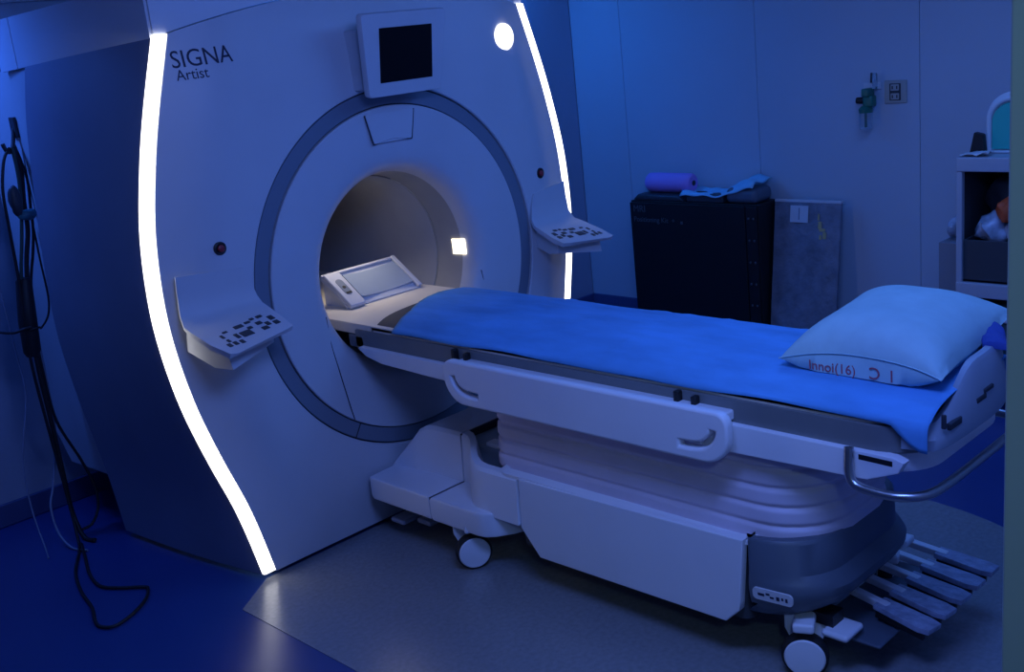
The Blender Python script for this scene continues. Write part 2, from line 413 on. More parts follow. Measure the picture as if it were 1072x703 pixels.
# emergency stop buttons
for s in (-1, 1):
    x, z = s*.80, 1.247; m = frame((x, yfront(x, z), z), (1, 0, 0), (0, 0, 1))
    b = lathe('stop_button', [(.023, -.004), (.023, .004), (.019, .006), (.014, .004)], 'black', scan, 24, m, False, True)
    lathe('button_cap', [(.012, .002), (.012, .011), (.009, .013)], 'red', b, 20, m, False, True)
# monitor
mm = frame((.012, -.115, 1.822), (1, 0, 0), (0, -.16, 1))
def trap(w0, w1, h, r=.018, n=4):
    # rounded trapezoid: half widths bottom w0, top w1, half height h
    c = [(w1, h), (-w1, h), (-w0, -h), (w0, -h)]; out = []
    for i in range(4):
        p = Vector(c[i]); a = (Vector(c[i-1])-p).normalized(); b = (Vector(c[(i+1) % 4])-p).normalized()
        for k in range(n+1):
            t = k/n; out.append(tuple(p + a*r*(1-t)**2 + b*r*t*t))
    return out
rr = []
for z, q in ((-.11, .48), (-.012, 1.0), (.008, 1.0), (.014, .985)):
    rr.append([tuple(mm @ Vector((x*q, y*q, z))) for x, y in trap(.176, .205, .149)])
mon = loft('monitor', rr, 'shell', scan, True, True, ang=30)
box('screen', (-.122, -.098, .0135), (.128, .096, .0165), 'screen', mon, mtx=mm)
prism('monitor_neck', [(-.14, -.05), (.14, -.05), (.16, .06), (-.16, .06)], 1.70, 1.92, 'shell', scan, bev=.01)
# inset flap below the monitor
fm = frame((0, -.002, 1.555), (1, 0, 0), (0, 0, 1))
rr = [[tuple(fm @ Vector((x, y, z))) for x, y in trap(.092, .118, .055, .008)] for z in (-.02, .004)]
fl = loft('display_flap', rr, 'shell', scan, ang=30)
for a, b in (((-.121, .054), (-.095, -.058)), ((.121, .054), (.095, -.058)), ((-.095, -.058), (.095, -.058))):
    mid = [(a[0]+b[0])/2, (a[1]+b[1])/2 + (.012 if a[1] == b[1] else 0)]
    tube('flap_joint', [fm @ Vector((*a, .002)), fm @ Vector((*mid, .002)), fm @ Vector((*b, .002))], .0024, 'groove', fl, 5, 4)
# control panels left and right: wall plate curving into a sloping keypad shelf
def control(s, label):
    root_rows = []
    # profile rows from plate top down and out along the shelf; each row from inner (x=.69) to outer (x=1.0)
    rows = [((.735, .972), (1.168, 1.183), (-.006, .030), .006), ((.715, .976), (1.12, 1.12), (-.008, .030), .006), ((.70, .982), (1.06, 1.05), (-.012, .025), .008),
            ((.695, .988), (1.035, 1.015), (-.03, .0), .012), ((.692, .990), (1.022, 1.003), (-.06, -.045), .018),
            ((.688, .985), (.988, .972), (-.14, -.155), .02), ((.692, .968), (.968, .950), (-.195, -.238), .018), ((.72, .945), (.964, .946), (-.203, -.246), .008)]
    top = []; bot = []
    for (xa, xb), (za, zb), (ya, yb_), th in rows:
        t = []; b = []
        for k in range(9):
            f = k/8; x = xa+(xb-xa)*f; y = ya+(yb_-ya)*f; z = za+(zb-za)*f
            t.append((s*x, y, z)); 
        top.append(t)
    nrow = len(top); vs = []; fs = []
    def nrm(i, k):
        a = Vector(top[min(i+1, nrow-1)][k])-Vector(top[max(i-1, 0)][k]); b = Vector(top[i][min(k+1, 8)])-Vector(top[i][max(k-1, 0)])
        n = a.cross(b).normalized(); 
        if n.y > 0: n = -n
        return n
    for i in range(nrow):
        for k in range(9): vs.append(top[i][k])
    for i in range(nrow):
        for k in range(9):
            n = nrm(i, k); p = Vector(top[i][k]) - n*rows[i][3]; vs.append(tuple(p))
    N = nrow*9
    for i in range(nrow-1):
        for k in range(8):
            a = i*9+k; fs.append((a, a+1, a+10, a+9)); fs.append((N+a, N+a+9, N+a+10, N+a+1))
        fs.append((i*9, i*9+9, N+i*9+9, N+i*9)); fs.append((i*9+8, N+i*9+8, N+i*9+17, i*9+17))
    for k in range(8):
        fs.append((k, N+k, N+k+1, k+1)); q = (nrow-1)*9+k; fs.append((q, q+1, N+q+1, N+q))
    cp = mesh('control_panel', vs, fs, 'shell', scan, ang=50); tag(cp, label=label)
    # wedge bracket under the shelf
    loft('bracket', [[(s*.972, .02, 1.00), (s*.968, .045, .92), (s*.955, -.10, .878), (s*.940, -.19, .880), (s*.945, -.175, .935), (s*.962, -.06, .98)],
                     [(s*.73, .0, 1.0), (s*.73, .0, .93), (s*.73, -.07, .905), (s*.73, -.12, .91), (s*.73, -.13, .955), (s*.73, -.05, .99)]], 'shell', cp, ang=25)
    # keys
    def at(u, v):   # u across inner->outer, v from fold to front edge
        i = 4+v*2; i0 = min(int(i), 5); f = i-i0
        def row(j): 
            k = u*8; k0 = min(int(k), 7); g = k-k0
            return Vector(top[j][k0])*(1-g)+Vector(top[j][k0+1])*g
        return row(i0)*(1-f)+row(i0+1)*f
    xa = (at(.8, .5)-at(.2, .5)).normalized(); ya = (at(.5, .1)-at(.5, .9))
    keys = [(.12, .35, .011, .014), (.12, .55, .011, .012), (.22, .2, .012, .008), (.22, .48, .009, .012), (.32, .2, .009, .007), (.30, .38, .012, .01), (.30, .62, .013, .011), (.40, .25, .012, .007),
            (.44, .42, .010, .008), (.53, .28, .018, .010), (.54, .55, .022, .018), (.66, .52, .008, .016), (.72, .30, .010, .006), (.80, .40, .006, .012), (.80, .58, .006, .010), (.86, .74, .008, .012), (.78, .75, .008, .012), (.70, .78, .008, .012)]
    for (u, v, a, b) in keys:
        p = at(u, v); m = frame(p, xa*s, ya*1.0)
        if m.col[2][2] < 0: m = frame(p, -xa*s, ya)
        box('button', (-a, -b, -.002), (a, b, .0025), 'dark', cp, bev=.002, seg=1, mtx=m)
    return cp
control(-1, 'left control panel with keys on a sloping shelf'); control(1, 'right control panel with keys on a sloping shelf')

# ================================================================== PATIENT TABLE
bed = thing('patient_table', (0, -1.2, 0), 'white wheeled MRI patient table docked to the scanner', 'table')
# cradle
end_pts = []
def plan(hw, yend, r, y0, n=10):
    o = [(hw, y0), (-hw, y0)]
    for k in range(n+1):
        a = pi+pi/2*k/n; o.append((-hw+r+r*math.cos(a), yend+r+r*math.sin(a)))
    for k in range(n+1):
        a = 3*pi/2+pi/2*k/n; o.append((hw-r+r*math.cos(a), yend+r+r*math.sin(a)))
    return o
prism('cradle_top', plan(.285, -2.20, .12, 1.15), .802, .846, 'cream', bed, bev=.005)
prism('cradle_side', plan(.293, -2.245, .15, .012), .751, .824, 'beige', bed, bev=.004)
prism('cradle_underside', [(.20, -.05), (-.20, -.05), (-.20, -2.1), (.20, -2.1)], .735, .80, 'dark', bed)
prism('cradle_nose', [(.293, .06), (-.293, .06), (-.293, -.035), (.293, -.06)], .752, .802, 'basegrey', bed, bev=.006)
# mattress pad under the sheet
def bedtop(x):
    u = min(1, abs(x)/.289); return .889 - .022*u**2 - .034*u**8
rows = []
for y in [-.085-.0, -.095, -.15]+[-.15-.2*k for k in range(1, 11)]+[-2.175]:
    e = .012 if y == -.085 else 0
    rows.append([(.285*math.sin(pi/2*t/10), y, bedtop(.285*math.sin(pi/2*t/10))-.007-e) for t in range(-10, 11)]+[(.285, y, .84), (-.285, y, .84)])
loft('mattress', rows, 'pad', bed, ang=40)
# foot end board: rounded light-grey shell closing the cradle
def endcurve(off, z, x0=-.262, n=22):
    out = []
    P = [(-.285, -2.18), (-.270, -2.245), (-.22, -2.268), (-.08, -2.275), (.08, -2.272), (.20, -2.245), (.262, -2.19), (.288, -2.10), (.292, -2.02)]
    sp = smoothpath([(a, b, 0) for a, b in P], 5)
    c = Vector((0.02, -2.0, 0))
    for p in sp: 
        d = (p-c).normalized(); out.append((p.x-d.x*off, p.y-d.y*off, z(p) if callable(z) else z))
    return out
def ztp(p): return .832+.105*sstep(-.285, -.02, p.x)
eb = loft('end_board', [endcurve(.03, .765), endcurve(0, .772), endcurve(-.002, .80), endcurve(.018, lambda p: ztp(p)-.01), endcurve(.026, ztp), endcurve(.045, ztp), endcurve(.05, .80)], 'endgrey', bed, False, False, closed=False, ang=40)
for (x0, x1, z0, z1) in ((-.245, -.238, .825, .862), (-.215, -.15, .812, .830), (-.06, -.005, .832, .846), (-.015, .04, .846, .858)):
    box('slot', (x0, -2.274, z0), (x1, -2.262, z1), 'groove', eb, bev=.002, seg=1)
# white side frames with the raised end section
for s in (-1, 1):
    pts = [(-.015, .758), (-.03, .765), (-1.73, .757), (-2.17, .755), (-2.20, .745), (-2.185, .715), (-2.10, .68), (-1.70, .672), (-.62, .69), (-.50, .700), (-.15, .712), (-.06, .730)]
    fr = prism('side_frame', pts, s*.312, s*.278, 'white', bed, 'X', bev=.005)
    prism('frame_slot', [(-2.08, .747), (-2.17, .745), (-2.17, .731), (-2.08, .733)], s*.3125, s*.308, 'black', fr, 'X')
    lathe('screw', [(.006, 0), (.006, .003)], 'black', fr, 10, frame((s*.312, -.17, .752), (0, -s, 0), (0, 0, 1)), False, True)
prism('frame_end', plan(.278, -2.225, .13, -2.0), .695, .755, 'white', bed, bev=.006)
# handrails with J-shaped grips
def jslot(y0, d):
    # d=+1 slot opening towards -y (left in picture), polyline with width
    c = [(y0, .762), (y0+d*-.006, .735), (y0+d*-.030, .710), (y0+d*-.065, .700), (y0+d*-.125, .697)]
    sp = smoothpath([(a, b, 0) for a, b in c], 4); L = []; R_ = []
    for i, p in enumerate(sp):
        t = (sp[min(i+1, len(sp)-1)]-sp[max(i-1, 0)]).normalized(); n = Vector((-t.y, t.x, 0)); h = .0175
        L.append(p+n*h); R_.append(p-n*h)
    return [(p.x, p.y) for p in L+R_[::-1]]
for s in (-1, 1):
    n = 8; ol = []
    y0, y1, zt, zb = -.583, -1.722, .800, .663
    for (cy, cz, a0, rr_) in ((y0-.03, zt-.03, 0, .03), (y1+.03, zt-.03, pi/2, .03), (y1+.075, zb+.075, pi, .075), (y0-.085, zb+.085, 3*pi/2, .085)):
        for k in range(n+1): ol.append((cy+rr_*math.cos(a0+pi/2*k/n), cz+rr_*math.sin(a0+pi/2*k/n)))
    ol = [(a, b) for a, b in ol]
    hr = plate2d('handrail', [ol, jslot(-.622, 1), jslot(-1.682, -1)], .034, .008, 'white', bed, frame((s*.358, 0, 0), (0, 1, 0), (0, 0, 1)))
    tag(hr, label='white side handrail panel with J-shaped grip slots')
    box('rail_backing', (s*.335-.006, -1.62, .69), (s*.335+.006, -.70, .775), 'white', hr, bev=.003)
    for yy in (-.57, -.63, -1.52, -1.58):
        zz = (.792, .825) if yy in (-.57, -1.52) else (.80, .818)
        box('clip', (s*.305-.012, yy-.009, zz[0]-.012), (s*.305+.012, yy+.009, zz[1]), 'black', bed, bev=.003, seg=1)
    box('rail_mount', (min(s*.29, s*.345), -1.70, .765), (max(s*.29, s*.345), -.60, .795), 'white', bed, bev=.006)
# tubular push handle at the foot
hp = [(-.322, -2.06, .765), (-.332, -2.065, .70), (-.335, -2.085, .672), (-.335, -2.15, .664), (-.325, -2.205, .664), (-.29, -2.245, .665), (-.22, -2.262, .668), (-.05, -2.268, .672), (.05, -2.268, .672), (.22, -2.262, .668), (.29, -2.245, .665), (.325, -2.205, .664), (.335, -2.15, .664), (.335, -2.085, .672), (.332, -2.065, .70), (.322, -2.06, .765)]
tag(tube('push_handle', hp, .0125, 'metal', bed, 12, 5), label='bent metal tube handle')
# bellows column with soft pleats
rr = []
for k in range(85):
    f = k/84; z = .392+.30*f
    d = abs((f*5.3+.5) % 1 - .5); o = .0075*(1-math.exp(-(d/.13)**2)) - .012*f
    hw = .262+o; rr.append([(x, y, z) for x, y in rrect(-hw, hw, -1.925-o, -.64+o, (.10, .10, .19, .19), 7)])
tag(loft('bellows', rr, 'bellows', bed, ang=60), label='pale pleated bellows skirt under the table top')
# base: side panels, body, grey end cap, rim
for s in (-1, 1):
    pp = prism('base_panel', [(-.838, .405), (-.826, .225), (-.905, .132), (-1.655, .140), (-1.705, .19), (-1.708, .215), (-1.728, .418)], s*.325, s*.295, 'white', bed, 'X', bev=.006)
    lathe('screw', [(.005, 0), (.005, .002)], 'black', pp, 10, frame((s*.325, -1.695, .27), (0, -s, 0), (0, 0, 1)), False, True)
    lathe('screw', [(.005, 0), (.005, .002)], 'black', pp, 10, frame((s*.325, -.865, .30), (0, -s, 0), (0, 0, 1)), False, True)
prism('base_body', rrect(-.298, .298, -1.72, -.80, .03), .15, .40, 'dark', bed)
loft('base_rim', [[(x, y, z) for x, y in rrect(-h, h, -1.75, -.72, .05, 4)] for h, z in ((.30, .392), (.318, .398), (.318, .410), (.285, .416), (.272, .405))], 'white', bed, ang=40)
def capring(z, e, hw, ye):
    return [(x, y, z) for x, y in rrect(-hw, hw, ye, -1.733, (.01, .01, .17+e, .17+e), 9)]
cap = loft('end_cap', [capring(.172, 0, .27, -1.855), capring(.182, 0, .29, -1.885), capring(.225, .01, .312, -1.94), capring(.265, .02, .320, -1.965), capring(.285, .02, .320, -1.968), capring(.305, .02, .318, -1.955), capring(.322, .02, .315, -1.936), capring(.415, .02, .314, -1.932), capring(.425, .02, .308, -1.925), capring(.425, .02, .29, -1.91), capring(.40, .02, .28, -1.90)], 'basegrey', bed, ang=40)
tag(cap, label='dark grey rounded cap at the foot of the base')
# instruction label on the end cap
lm = frame((-.3165, -1.815, .268), (.06, -1, .03), (-.05, 0, 1))
lb = prism('label_plate', rrect(-.062, .062, -.018, .018, .012, 4), 0, .006, 'paper', cap, 'Z', mtx=lm)
for (a, b, c, d) in ((-.045, -.004, -.025, .004), (-.02, .002, -.008, .008), (-.008, -.006, .004, 0), (.012, -.008, .022, .004), (.028, -.004, .034, .004), (.04, -.007, .047, .005)):
    box('label_mark', (a, b, .0055), (c, d, .0068), 'ink', lb, mtx=lm)
# dock at the scanner end: low wings, riser and seams
def mirror(pts, s): return [(s*a, b) for a, b in pts]
for s in (-1, 1):
    prism('dock_wing', mirror([(.19, -.02), (.355, -.03), (.365, -.05), (.365, -.392), (.19, -.392)], s), .158, .252, 'white', bed, bev=.012)
    prism('dock_wing', mirror([(.17, -.398), (.365, -.398), (.365, -.64), (.358, -.675), (.335, -.705), (.28, -.745), (.23, -.765), (.17, -.765)], s), .155, .252, 'white', bed, bev=.014)
    # concave shoulder between riser and base
    rr = []
    for k in range(13):
        f = k/12; y = -.40-.425*f; x0 = .178+.144*sstep(0, .55, f)
        zt_ = .437-.032*sstep(.1, .6, f)
        rr.append([(s*(x0+.012), y, .235), (s*(x0+.006), y, .32), (s*x0, y, zt_-.012), (s*(x0-.010), y, zt_), (s*(x0-.04), y, zt_), (s*(x0-.055), y, zt_-.05), (s*(x0-.08), y, .235)])
    loft('dock_shoulder', rr, 'white', bed, ang=35)
rr = []
for y, hw, zt_ in ((-.01, .22, .255), (-.04, .215, .285), (-.13, .20, .375), (-.165, .195, .413), (-.20, .188, .432), (-.24, .182, .437), (-.393, .178, .437)):
    rr.append([(-hw-.015, y, .20), (-hw, y, zt_-.012), (-hw+.012, y, zt_), (hw-.012, y, zt_), (hw, y, zt_-.012), (hw+.015, y, .20)])
loft('dock_riser', rr, 'white', bed, ang=35)
box('dock_pan', (-.17, -.80, .30), (.17, -.40, .412), 'endgrey', bed, bev=.015)
for s in (-1, 1): box('dock_seam', (min(s*.17, s*.3605), -.3985, .162), (max(s*.17, s*.3605), -.3915, .2475), 'groove', bed)
box('dock_seam', (-.174, -.402, .25), (.174, -.391, .433), 'groove', bed)
box('dock_latch', (-.17, -.60, .405), (-.12, -.52, .425), 'white', bed, bev=.008)
box('dock_under', (-.17, -.78, .12), (.17, .03, .19), 'black', bed)
# dock brake pedals on the floor side
for k in (0, 1):
    box('dock_pedal', (-.30+.05*k-.02, -.16-.10*k, .055), (-.27+.05*k+.04, -.08-.10*k, .075), 'pedal', bed, bev=.008)
    tube('pedal_arm', [(-.24+.05*k, -.12-.10*k, .07), (-.18+.02*k, -.11-.10*k, .13)], .008, 'dark', bed, 8)
# casters
def caster(x, y, r, az, pedal):
    d = Vector((math.cos(az), math.sin(az), 0)); m = frame((x, y, r), (-d.y, d.x, 0), (0, 0, 1))   # local z = d
    if (m.to_3x3() @ Vector((0, 0, 1))).dot(d) < 0: m = frame((x, y, r), (d.y, -d.x, 0), (0, 0, 1))
    cs = lathe('caster', [(r-.018, -.02), (r-.006, -.022), (r, -.014), (r, .014), (r-.006, .022), (r-.018, .02)], 'rubber', bed, 40, m, True, True)
    lathe('hub_cap', [(r-.008, .0215), (r-.012, .026), (r-.03, .028), (.002, .029)], 'white', cs, 36, m, False, True)
    lathe('hub_cap', [(r-.008, -.0215), (r-.012, -.026), (.002, -.027)], 'white', cs, 36, m, False, True)
    prism('fork', [(-.025, -.02), (.025, -.02), (.060, .06), (.060, .115), (-.060, .115), (-.060, .06)], -.052, -.034, 'white', cs, bev=.005, mtx=m)
    box('fork_top', (-.03, .085, -.052), (.03, .115, .04), 'white', cs, bev=.008, mtx=m)
az0 = math.atan2(-3.37+.6, -2.69+.33)+.15
caster(-.325, -.565, .066, az0, False); caster(.325, -.565, .066, az0+.6, False)
caster(-.243, -1.865, .066, math.atan2(-1.5, -2.45)-.1, True); caster(.243, -1.865, .066, -1.2, True)
box('brake_lever', (-.225, -1.985, .128), (-.125, -1.905, .150), 'white', bed, bev=.009)
box('lever_socket', (-.20, -1.93, .15), (-.14, -1.86, .185), 'black', bed)
# foot pedals fanned out behind the base, wrapped in clear film
for i in range(5):
    x = .372-.093*i; an = .02+.035*i
    m = Matrix.Translation((x, -1.915, .152)) @ Matrix.Rotation(-an, 4, 'Z') @ Matrix.Rotation(.08, 4, 'X')
    pd = prism('foot_pedal', [(-.034, -.06), (.034, -.05), (.043, -.20), (.036, -.235), (-.030, -.24), (-.042, -.21)], -.004, .014, 'film', bed, bev=.004, mtx=m @ Matrix.Rotation(.12, 4, 'Y'))
    box('pedal_gap_shade', (-.034, -.225, -.020), (-.024, -.07, .0), 'black', pd, mtx=m)  # black strip put in for the shaded gap under each plate
    box('pedal_arm', (-.015, -.09, -.004), (.011, .10, .018), 'white', pd, bev=.004, mtx=m)
box('pedal_plate', (-.16, -2.05, .10), (.33, -1.84, .112), 'basegrey', bed, bev=.006)
box('pedal_knob', (.30, -1.905, .175), (.36, -1.84, .20), 'white', bed, bev=.008)
tube('pedal_stem', [(.33, -1.87, .16), (.26, -1.84, .2)], .008, 'white', bed, 8)

# ================================================================== ON THE TABLE
# blue disposable sheet
def sheet_front(x): return -.075 - .14*sstep(.10, -.30, x)-.03*sstep(.15, .3, x)
from mathutils import noise as mnoise
rows = []; NX = 48; NY = 110
prof_x = []
for t in range(NX+1):
    prof_x.append(-.5+t/NX)
def sheet_pt(u, y):
    # u arc parameter -.5..0.5 across the bed, hanging over both edges
    sarc = u*.604; a = abs(sarc); sg = -1 if sarc < 0 else 1
    if a < .275: x = a; z = bedtop(x)+.004
    else:
        d = a-.275; q = min(1, d/.04); x = .275+.021*math.sin(q*pi/2); z = bedtop(.275)+.004-.018*(1-math.cos(q*pi/2))-max(0, d-.022)*.85
    x *= sg
    n = mnoise.noise(Vector((x*3, y*2.2, 1.3)))*.004 + mnoise.noise(Vector((x*9+2, y*5, 4)))*.0022
    crease = sum(.0036*math.exp(-((y-yc+x*sl)/.012)**2) for yc, sl in ((-.62, .1), (-.95, .5), (-1.2, -.08), (-1.42, -.35), (-1.62, .05)))
    crease += .003*math.exp(-((x-.06)/.010)**2)*(1 if -1.4 < y < -.4 else .2)
    if a < .28: z += max(-.002, n)+crease
    else: x += sg*max(0, n*1.2)
    return (x, y, z)
for j in range(NY+1):
    row = []
    for t in range(NX+1):
        u = prof_x[t]; x = u*.6
        y0 = sheet_front(x); ye = -2.252
        jag = .008*mnoise.noise(Vector((u*20, 0, 7)))
        y = y0+jag + (ye-y0-jag)*j/NY
        uu = u
        if u < 0:  # the lower hem waves a little
            uu = u*(1+.03*mnoise.noise(Vector((y*3, 2, 0))) - .05*sstep(-.2, -.6, y)*0)
        uu *= 1+.20*sstep(-2.15, -2.24, y)
        row.append(sheet_pt(uu, y))
    rows.append(row)
sh = loft('blue_sheet', rows, 'sheet', None, False, False, closed=False, ang=80)
sd = sh.modifiers.new('thickness', 'SOLIDIFY'); sd.thickness = .0016; sd.offset = 1
tag(sh, 'bright blue disposable cloth sheet covering the patient table', 'sheet')
# pillow
PO = Vector((.105, -2.02, .889))
pa, pb = .285, .235
def pil(u, v, top):
    eu = 1-abs(u)**3.0; ev = 1-abs(v)**2.6
    px = u*pa*(1-.05*(1-abs(v)**2)*0) ; py = v*pb*(1-.07*(1-u*u)) 
    px = u*pa*(1-.06*(1-v*v)); py += .038*(u+1)
    hem = .066*(1-v*v)*sstep(-.2, -1, u)*1.0
    hh = .135*(max(0, eu)**.62)*(max(0, ev)**.55)
    zc = .034+.020*u*abs(u)*(1 if u > 0 else .3) + .012*sstep(.2, 1, u) + .012*sstep(0, -1, v)*sstep(0, -1, u)
    wr_ = .006*mnoise.noise(Vector((u*2.2, v*2.2, 3)))*ev*eu
    if top: return (px, py, zc + hh*.82 + hem*.55 + wr_)
    return (px, py, max(.003, zc - hh*.4 - hem*.55))
NP = 28
vs = []; fs = []
G = [-1+2*k/NP for k in range(NP+1)]
def warp(g): return math.sin(g*pi/2)*.55+g*.45
for top in (True, False):
    for u in G:
        for v in G: vs.append(tuple(PO+Vector(pil(warp(u), warp(v), top))))
n1 = NP+1
for i in range(NP):
    for j in range(NP):
        a = i*n1+j; fs.append((a, a+1, a+n1+1, a+n1)); b = n1*n1+a; fs.append((b, b+n1, b+n1+1, b+1))
for j in range(NP):
    fs.append((j, n1*n1+j, n1*n1+j+1, j+1)); a = NP*n1+j; fs.append((a, a+1, n1*n1+a+1, n1*n1+a))
    a = j*n1; fs.append((a, a+n1, n1*n1+a+n1, n1*n1+a)); a = j*n1+NP; fs.append((a, n1*n1+a, n1*n1+a+n1, a+n1))
pmx = frame(PO, (1, -.05, 0), (0.05, 1, 0)) @ Matrix.Translation(-PO)
pw = thing('pillow', tuple(PO), 'pale pillow with red handwritten marks lying on the foot end of the blue sheet', 'pillow')
pc = mesh('pillow_case', vs, fs, 'pillow', pw, ang=70, mtx=pmx)
# piping along the hem edge and the handwriting on the hem band
edge = [pmx @ (PO+Vector(pil(-1, warp(v), True))+Vector((-.0015, 0, 0))) for v in G]
tube('piping', edge, .0022, 'pillow', pc, 6)
PILX = (pmx @ (PO+Vector((-pa*.94, 0, 0)))).x
def hemtext(s, y, size, flip=False):
    p = pmx @ Vector((PO.x-pa*(1-.06*(1-((y-PO.y)/pb)**2))-.0014, y, PO.z+.008))
    m = frame(p, (0, -1, 0), (0, 0, 1))
    if flip: m = m @ Matrix.Scale(-1, 4, (1, 0, 0))
    return text('handwriting', s, size, 'pinkink', pc, m, .0006)
hemtext('Innoi', -1.872, .038); hemtext('(16)', -1.948, .038); hemtext('C', -2.082, .046, True); hemtext('I', -2.108, .046)
# navy cloth bunched behind the pillow
rows = []
for k in range(15):
    f = k/14; x = .10+.16*f; y = -2.235+.08*f
    row = []
    for j in range(13):
        a = pi*j/12; r = .022+.003*math.sin(k*1.1+j*.8)
        row.append((x, y-.02+.045*math.cos(a)*.8, .930+r*math.sin(a)*1.0+.004*math.sin(k*.6)))
    rows.append(row)
o = loft('folded_cloth', rows, 'bluecloth', None, True, True, closed=True, ang=70)
tag(o, 'navy blue folded cloth bunched on the end board behind the pillow', 'cloth')
# coil support in the bore: tilted tray with raised rim and a control block
ct = thing('coil_support', (.04, .3, .846), 'pale tilted coil tray standing on the cradle at the mouth of the bore', 'coil')
x0, x1 = -.155, .235
tm = frame((0, .225, .852), (1, 0, 0), (0, .175, .118)); Lw = .205
rr = [(x0, 0), (x1, 0), (x1, Lw), (x0, Lw)]
prism('tray', rr, -.016, 0, 'shell', ct, bev=.004, mtx=tm)
box('rim', (x1-.022, 0, 0), (x1, Lw, .014), 'shell', ct, bev=.004, mtx=tm)
box('rim', (x0, Lw-.014, 0), (x1-.022, Lw, .010), 'shell', ct, bev=.003, mtx=tm)
# shallow trough plate
rows = []
for k in range(15):
    f = k/14; x = x0+.085+(x1-.03-x0-.085)*f; z = .003+.012*(abs(f-.5)*2)**2
    rows.append([tuple(tm @ Vector((x, y, zz))) for y, zz in ((.03, z), (.17, z), (.17, .0), (.03, 0))])
loft('trough', rows, 'endgrey', ct, ang=50)
blk = box('control_block', (x0, -.012, .0), (x0+.078, Lw-.012, .022), 'shell', ct, bev=.006, mtx=tm)
prism('emblem', rrect(x0+.022, x0+.056, .05, .145, .016, 5), .0215, .0235, 'ringgrey', blk, mtx=tm)
lathe('emblem_dot', [(.008, .023), (.008, .0245)], 'black', blk, 16, tm @ Matrix.Translation((x0+.039, .095, 0)), False, True)
box('emblem_mark', (x0+.026, .055, .023), (x0+.052, .066, .0243), 'black', blk, mtx=tm)
prism('prop', [(.225, .846), (.395, .846), (.395, .953), (.24, .852)], x0+.01, x0+.03, 'shell', ct, 'X')
prism('prop', [(.225, .846), (.395, .846), (.395, .953), (.24, .852)], x1-.03, x1-.01, 'shell', ct, 'X')

# ================================================================== RIGHT WALL ITEMS
# black storage cabinet
XC = 2.5
cb = thing('storage_cabinet', (2.56, .36, 0), 'low black storage cabinet against the right wall', 'cabinet')
yl_, yr_, ht = .925, .022, .792
box('body', (XC+.02, yr_, .03), (XR-.03, yl_, ht), 'cabinet', cb, bev=.004)
dr = box('door', (XC, yr_+.08, .045), (XC+.02, yl_-.006, ht-.01), 'cabinet', cb, bev=.003)
pn = box('latch_panel', (XC+.002, yr_+.006, .045), (XC+.02, yr_+.075, ht-.01), 'cabinet', cb, bev=.003)
for k in range(5):
    z = ht-.075-.125*k
    for dy in (-.018, .014): box('latch', (XC-.006, yr_+.035+dy, z-.006), (XC+.004, yr_+.045+dy, z+.006), 'printgrey', pn, bev=.002, seg=1)
for a in (yl_-.05, yr_+.05): 
    for b in (XC+.06, XR-.09): box('foot', (b, a-.02, 0), (b+.04, a+.02, .03), 'black', cb)
tm2 = lambda y, z: frame((XC-.0005, y, z), (0, -1, 0), (0, 0, 1))
text('lettering', 'MRI', .058, 'printgrey', dr, tm2(yl_-.03, ht-.065)); text('lettering', 'Positioning Kit  +', .044, 'printgrey', dr, tm2(yl_-.03, ht-.125))
box('door_knob', (XC-.004, yl_-.395, ht-.128), (XC, yl_-.380, ht-.112), 'printgrey', dr)
# dark cushion and violet roll on it
ZT = ht
o = prism('cushion', [(.915, ZT), (.53, ZT), (.56, ZT+.035), (.87, ZT+.04)], XC+.02, XC+.21, 'dark', None, 'X', bev=.012)
tag(o, 'dark flat cushion under the violet roll on the black cabinet', 'cushion')
rl = thing('violet_roll', (XC+.11, .68, ZT+.04), 'violet foam roll lying on the dark cushion on the black cabinet', 'roll')
rlm = frame((XC+.11, .68, ZT+.098), (1, 0, 0), (0, 0, 1))
lathe('roll_body', [(.02, -.165), (.045, -.163), (.056, -.15), (.058, -.10), (.057, .10), (.056, .15), (.045, .163), (.02, .165)], 'roll', rl, 28, rlm, True, True)
lathe('roll_core', [(.016, -.167), (.016, .167)], 'dark', rl, 16, rlm, True, True)
# dark boxes with a cyan draped sheet
b1 = box('coil_box', (XC+.02, .255, ZT), (XC+.20, .51, ZT+.052), 'dark', None, bev=.01); tag(b1, 'flat dark box beside the violet roll on the black cabinet', 'box')
b2 = box('coil_case', (XC+.02, .035, ZT), (XC+.20, .245, ZT+.088), 'basegrey', None, bev=.035, seg=4); tag(b2, 'rounded dark grey case at the right end of the cabinet top', 'case')
rows = []
for k in range(25):
    f = k/24; y = .55-.50*f
    z0 = ZT+.058+.060*sstep(.45, .95, f)+.004*math.sin(f*22); row = []
    for j in range(13):
        g = j/12; x = XC+.01+.20*g
        z = z0+.008*math.sin(g*9+f*6)+(-.02*sstep(.15, 0, g)) + .03*sstep(.62, .75, f)*(1-sstep(.8, .95, f))*sstep(.3, .6, g)
        row.append((x, y, z))
    rows.append(row)
o = loft('draped_cloth', rows, 'cyan', None, False, False, closed=False, ang=80)
sd = o.modifiers.new('thickness', 'SOLIDIFY'); sd.thickness = .006
tag(o, 'light cyan cloth draped over the dark cases on the cabinet', 'cloth')
